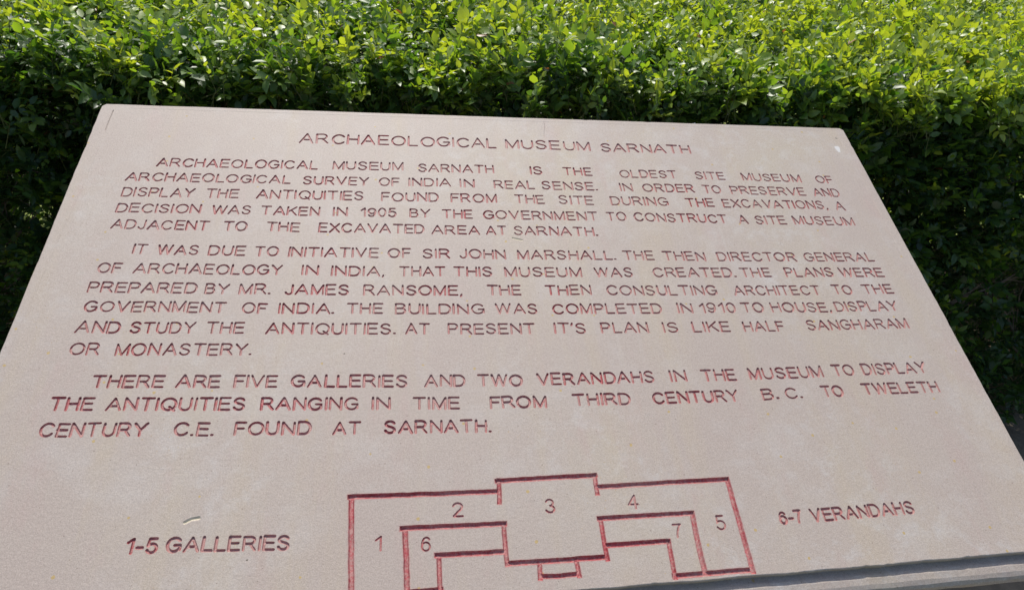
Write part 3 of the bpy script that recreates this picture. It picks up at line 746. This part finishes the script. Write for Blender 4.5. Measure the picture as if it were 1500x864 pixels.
frames = []; stemA, stemB = [], []
for which, n, nl in (('top', 41000, 7), ('front', 29000, 7), ('back', 7000, 6), ('left', 1500, 6), ('right', 1500, 6), ('inner', 15000, 6)):
    q4 = 4 if which in ('top', 'front') else 2
    p, nrm, dep, v = surf(n // q4, which)
    m_ = len(p); off = rng.normal(0, .027 if which == 'top' else .016, m_); ctint = rng.normal(0, .10, m_) + (off * 4.0 if which == 'top' else off * 3.0)  # proud clumps coloured brighter, sunken ones darker, painting in sun and shade
    p = p + nrm * off[:, None]
    p, nrm, dep, v, ctint = (np.repeat(a_, q4, axis=0) for a_ in (p, nrm, dep, v, ctint))
    p = p + rng.normal(0, .012, p.shape)
    if which == 'top':      # hollows between the clumps
        p[:, 2] -= .050 * np.clip(-lump(p[:, 0] * 3.3, p[:, 1] * 3.3, 0) * 1.6 - .30, 0, 1)
    if which == 'front':
        p[:, 1] += .045 * np.clip(-lump(p[:, 0] * 3.0, p[:, 2] * 3.0, 1) * 1.6 - .30, 0, 1)
    if which in ('front', 'inner'):
        # thinner low down, with bare gaps towards the right where light comes through
        z = p[:, 2]; x = p[:, 0]
        thin = np.clip((.80 - z) / .35, 0, 1) * (.02 + .20 * ((x > .55) & (z > .25)))
        gap = (lump(x * 1.3, z * 1.3, 2) > .28) & (x > .5) & (z < .9) & (z > .3)
        keep_ = (rng.random(n) > thin) & ~(gap & (rng.random(n) < .84))
        p, nrm, dep, v, ctint = p[keep_], nrm[keep_], dep[keep_], v[keep_], ctint[keep_]
    far = (p[:, 0] < -1.7) | (p[:, 0] > 3.0) | ((p[:, 1] > 1.35) & (which == 'top'))
    keep_ = ~(far & (rng.random(len(p)) < .38))
    p, nrm, dep, v, ctint = p[keep_], nrm[keep_], dep[keep_], v[keep_], ctint[keep_]
    n = len(p)
    d = unit(unit(nrm) * (.55 if which == 'top' else .8) + np.array([0, 0, .35]) + rng.normal(0, .50, (n, 3)))
    L = rng.uniform(.026, .074, n)
    size = rng.uniform(.016, .031, n) * (1 + .35 * (rng.random(n) < .10))
    if which == 'top':
        # new growth at tips, shade painted in with depth, yellower patches to the right
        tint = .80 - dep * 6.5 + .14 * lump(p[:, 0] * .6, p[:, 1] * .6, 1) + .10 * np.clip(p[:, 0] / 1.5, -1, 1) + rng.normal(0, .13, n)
        size *= 1.02
        tall = rng.random(n) < .035
        p[tall, 2] += .03; tint[tall] += .25; L[tall] *= 1.2
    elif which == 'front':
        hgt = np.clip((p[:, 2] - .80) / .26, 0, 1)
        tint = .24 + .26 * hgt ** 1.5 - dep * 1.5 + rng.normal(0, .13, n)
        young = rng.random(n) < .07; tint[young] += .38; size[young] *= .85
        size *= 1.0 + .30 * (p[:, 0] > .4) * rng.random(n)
    else:
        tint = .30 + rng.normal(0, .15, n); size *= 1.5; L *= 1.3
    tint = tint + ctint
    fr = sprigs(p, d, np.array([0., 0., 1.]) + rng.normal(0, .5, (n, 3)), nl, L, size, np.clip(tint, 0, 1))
    frames.append(fr)
    ks_ = (dep < .07) if which in ('top', 'front') else np.zeros(n, bool)
    stemA.append((p - d * .03)[ks_]); stemB.append((p + d * L[:, None])[ks_])
fr = [np.concatenate([f[i] for f in frames]) - (HO if i == 0 else 0) for i in range(5)]
N_ALL = len(fr[0])
dry = (rng.random(N_ALL) < .0014).astype(float)

# the 300 leaves that show largest from the viewing side become parts of their own
Rm = np.array(ROT); Cw = np.array(cam.matrix_world.translation)
q = (fr[0] + HO + fr[1] * fr[3][:, None] * .5 - Cw) @ Rm
dz = -q[:, 2]; px = q[:, 0] / dz * 1050 + 750; py = -q[:, 1] / dz * 1050 + 432
vis = (dz > 0) & (px > 5) & (px < 1495) & (py > 4)
edge_l = 150 - (py - 152) * .4132; edge_r = 1235 + (py - 188) * .5477; edge_t = 152 + .0333 * (px - 150)
vis &= (py < edge_t) | (px < edge_l) | (px > edge_r)
# nearest to the viewer in its own 12 px cell
cell = (px // 9).astype(int) * 1000 + (py // 9).astype(int)
order = np.lexsort((dz, cell)); first = np.zeros(N_ALL, bool)
co_ = cell[order]; first[order[np.r_[True, co_[1:] != co_[:-1]]]] = True
face = np.abs((fr[2] * unit(fr[0] + HO - Cw)).sum(1))
score = np.where(vis & first, fr[3] / dz * (.25 + face), 0)
top300 = np.argsort(-score)[:300]
mask = np.ones(N_ALL, bool); mask[top300] = False
# leaves near the viewer carry more faces; those deep inside, low down or far across the top fewer
wp = fr[0] + HO
fine_ = ((wp[:, 2] > HZ - .10) & (wp[:, 1] < 1.05)) | ((wp[:, 1] < HY0 + .12) & (wp[:, 2] > .45))
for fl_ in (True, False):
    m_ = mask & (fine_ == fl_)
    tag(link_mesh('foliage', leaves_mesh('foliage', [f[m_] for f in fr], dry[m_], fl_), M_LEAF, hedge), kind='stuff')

variants = {}
for ci in top300:
    tb = int(round(float(fr[4][ci]) * 7)); vr = int(rng.integers(0, 3)); dr = int(dry[ci])
    key = (tb, vr, dr)
    if key not in variants:
        f1 = [np.zeros((1, 3)), np.array([[1., 0, 0]]), np.array([[0, 0, 1.]]), np.array([1.]), np.array([tb / 7])]
        me = leaves_mesh('leaf', f1, np.array([float(dr)])); me.materials.append(M_LEAF); variants[key] = me
    o = bpy.data.objects.new('leaf', variants[key]); COL.objects.link(o); o.parent = hedge
    d_, n_ = fr[1][ci], fr[2][ci]; s_ = np.cross(n_, d_); sc = float(fr[3][ci])
    m = Matrix(((d_[0], s_[0], n_[0]), (d_[1], s_[1], n_[1]), (d_[2], s_[2], n_[2]))).to_4x4()
    o.matrix_local = Matrix.Translation(Vector(fr[0][ci])) @ m @ Matrix.Scale(sc, 4)

# shoots: one thin three-sided stem per sprig
A = np.concatenate(stemA) - HO; B = np.concatenate(stemB) - HO; n = len(A)
dd = unit(B - A); s1 = unit(np.cross(dd, np.array([.3, .2, 1.]))); s2 = np.cross(dd, s1)
ring = []
for P_, r in ((A, .0009), (B, .0004)):
    for a in (0, 2.094, 4.189): ring.append(P_ + r * (math.cos(a) * s1 + math.sin(a) * s2))
V = np.stack(ring, 1).reshape(-1, 3)
idx = (np.arange(n)[:, None] * 6 + np.array([0, 1, 4, 3, 1, 2, 5, 4, 2, 0, 3, 5])[None, :]).ravel()
tag(link_mesh('shoots', np_mesh('shoots', V, idx, 4), M_STEM, hedge), kind='stuff')

# woody branches
def tube(path, radii, sides=6):
    V, F = [], []
    for i, p in enumerate(path):
        a = path[max(i - 1, 0)]; b = path[min(i + 1, len(path) - 1)]
        t = (Vector(b) - Vector(a)).normalized(); s = t.cross(Vector((.31, .17, .93))).normalized(); u = t.cross(s)
        for k in range(sides):
            ang = k * math.tau / sides
            V.append(tuple(Vector(p) + radii[i] * (math.cos(ang) * s + math.sin(ang) * u)))
    for i in range(len(path) - 1):
        for k in range(sides):
            F.append((i * sides + k, i * sides + (k + 1) % sides, (i + 1) * sides + (k + 1) % sides, (i + 1) * sides + k))
    F.append(tuple(range(sides))[::-1]); F.append(tuple(range((len(path) - 1) * sides, len(path) * sides)))
    return V, F
def branch_tree(x, y, r):
    VV, FF = [], []
    def grow(p, d, r0, n, depth):
        path, rad = [tuple(p)], [r0]
        for i in range(n):
            d = (d + Vector((r.gauss(0, .22), r.gauss(0, .22), r.gauss(.05, .12)))).normalized()
            p = p + d * r.uniform(.07, .12)
            if p.z > HZ - .05: break
            p.y = min(max(p.y, HY0 + .10), HY1 - .1)
            path.append(tuple(p)); rad.append(max(.0012, r0 * (1 - (i + 1) / (n + 1.5))))
            if depth < 2 and r.random() < .75:
                grow(p.copy(), (d + Vector((r.gauss(0, .8), r.gauss(-.15, .7), r.gauss(0, .3)))).normalized(), rad[-1] * .62, r.randint(3, 5), depth + 1)
        if len(path) > 1:
            v, f = tube([(a - HO[0], b - HO[1], c) for a, b, c in path], rad, 5 if depth else 6); b0 = len(VV); VV.extend(v); FF.extend(tuple(k + b0 for k in q) for q in f)
    grow(Vector((x, y, -.02)), Vector((r.gauss(0, .15), r.gauss(-.05, .15), 1)).normalized(), r.uniform(.007, .013), 12, 0)
    return VV, FF
rb_ = random.Random(3)
for i in range(64):
    x = HX0 + .15 + (HX1 - HX0 - .3) * (i + rb_.random() * .8) / 64
    y = rb_.uniform(HY0 + .16, HY0 + .42) if i % 3 else rb_.uniform(HY0 + .5, HY1 - .2)
    v, f = branch_tree(x, y, rb_)
    mesh_obj('branch', v, f, M_BARK, hedge)

# one cream flower bud near the top of the front face
def bud(px_, py_, pz_, r):
    V, F = [], []
    n, m = 10, 7
    for j in range(m + 1):
        t = j / m; rr = r * math.sin(math.pi * (.08 + .90 * t)) * (1 - .25 * t); z = r * 2.3 * t
        for i in range(n):
            a = math.tau * i / n; k = 1 + .13 * math.cos(5 * a + 2 * t)
            V.append((px_ + rr * k * math.cos(a), py_ + rr * k * math.sin(a) - z * .5, pz_ + z * .85))
    for j in range(m):
        for i in range(n): F.append((j * n + i, j * n + (i + 1) % n, (j + 1) * n + (i + 1) % n, (j + 1) * n + i))
    F.append(tuple(range(n))[::-1]); F.append(tuple(m * n + i for i in range(n)))
    return V, F
v, f = bud(.50 - HO[0], .415 - HO[1], 1.0, .0075)
mesh_obj('flower_bud', v, f, M_BUD, hedge, smooth=True)
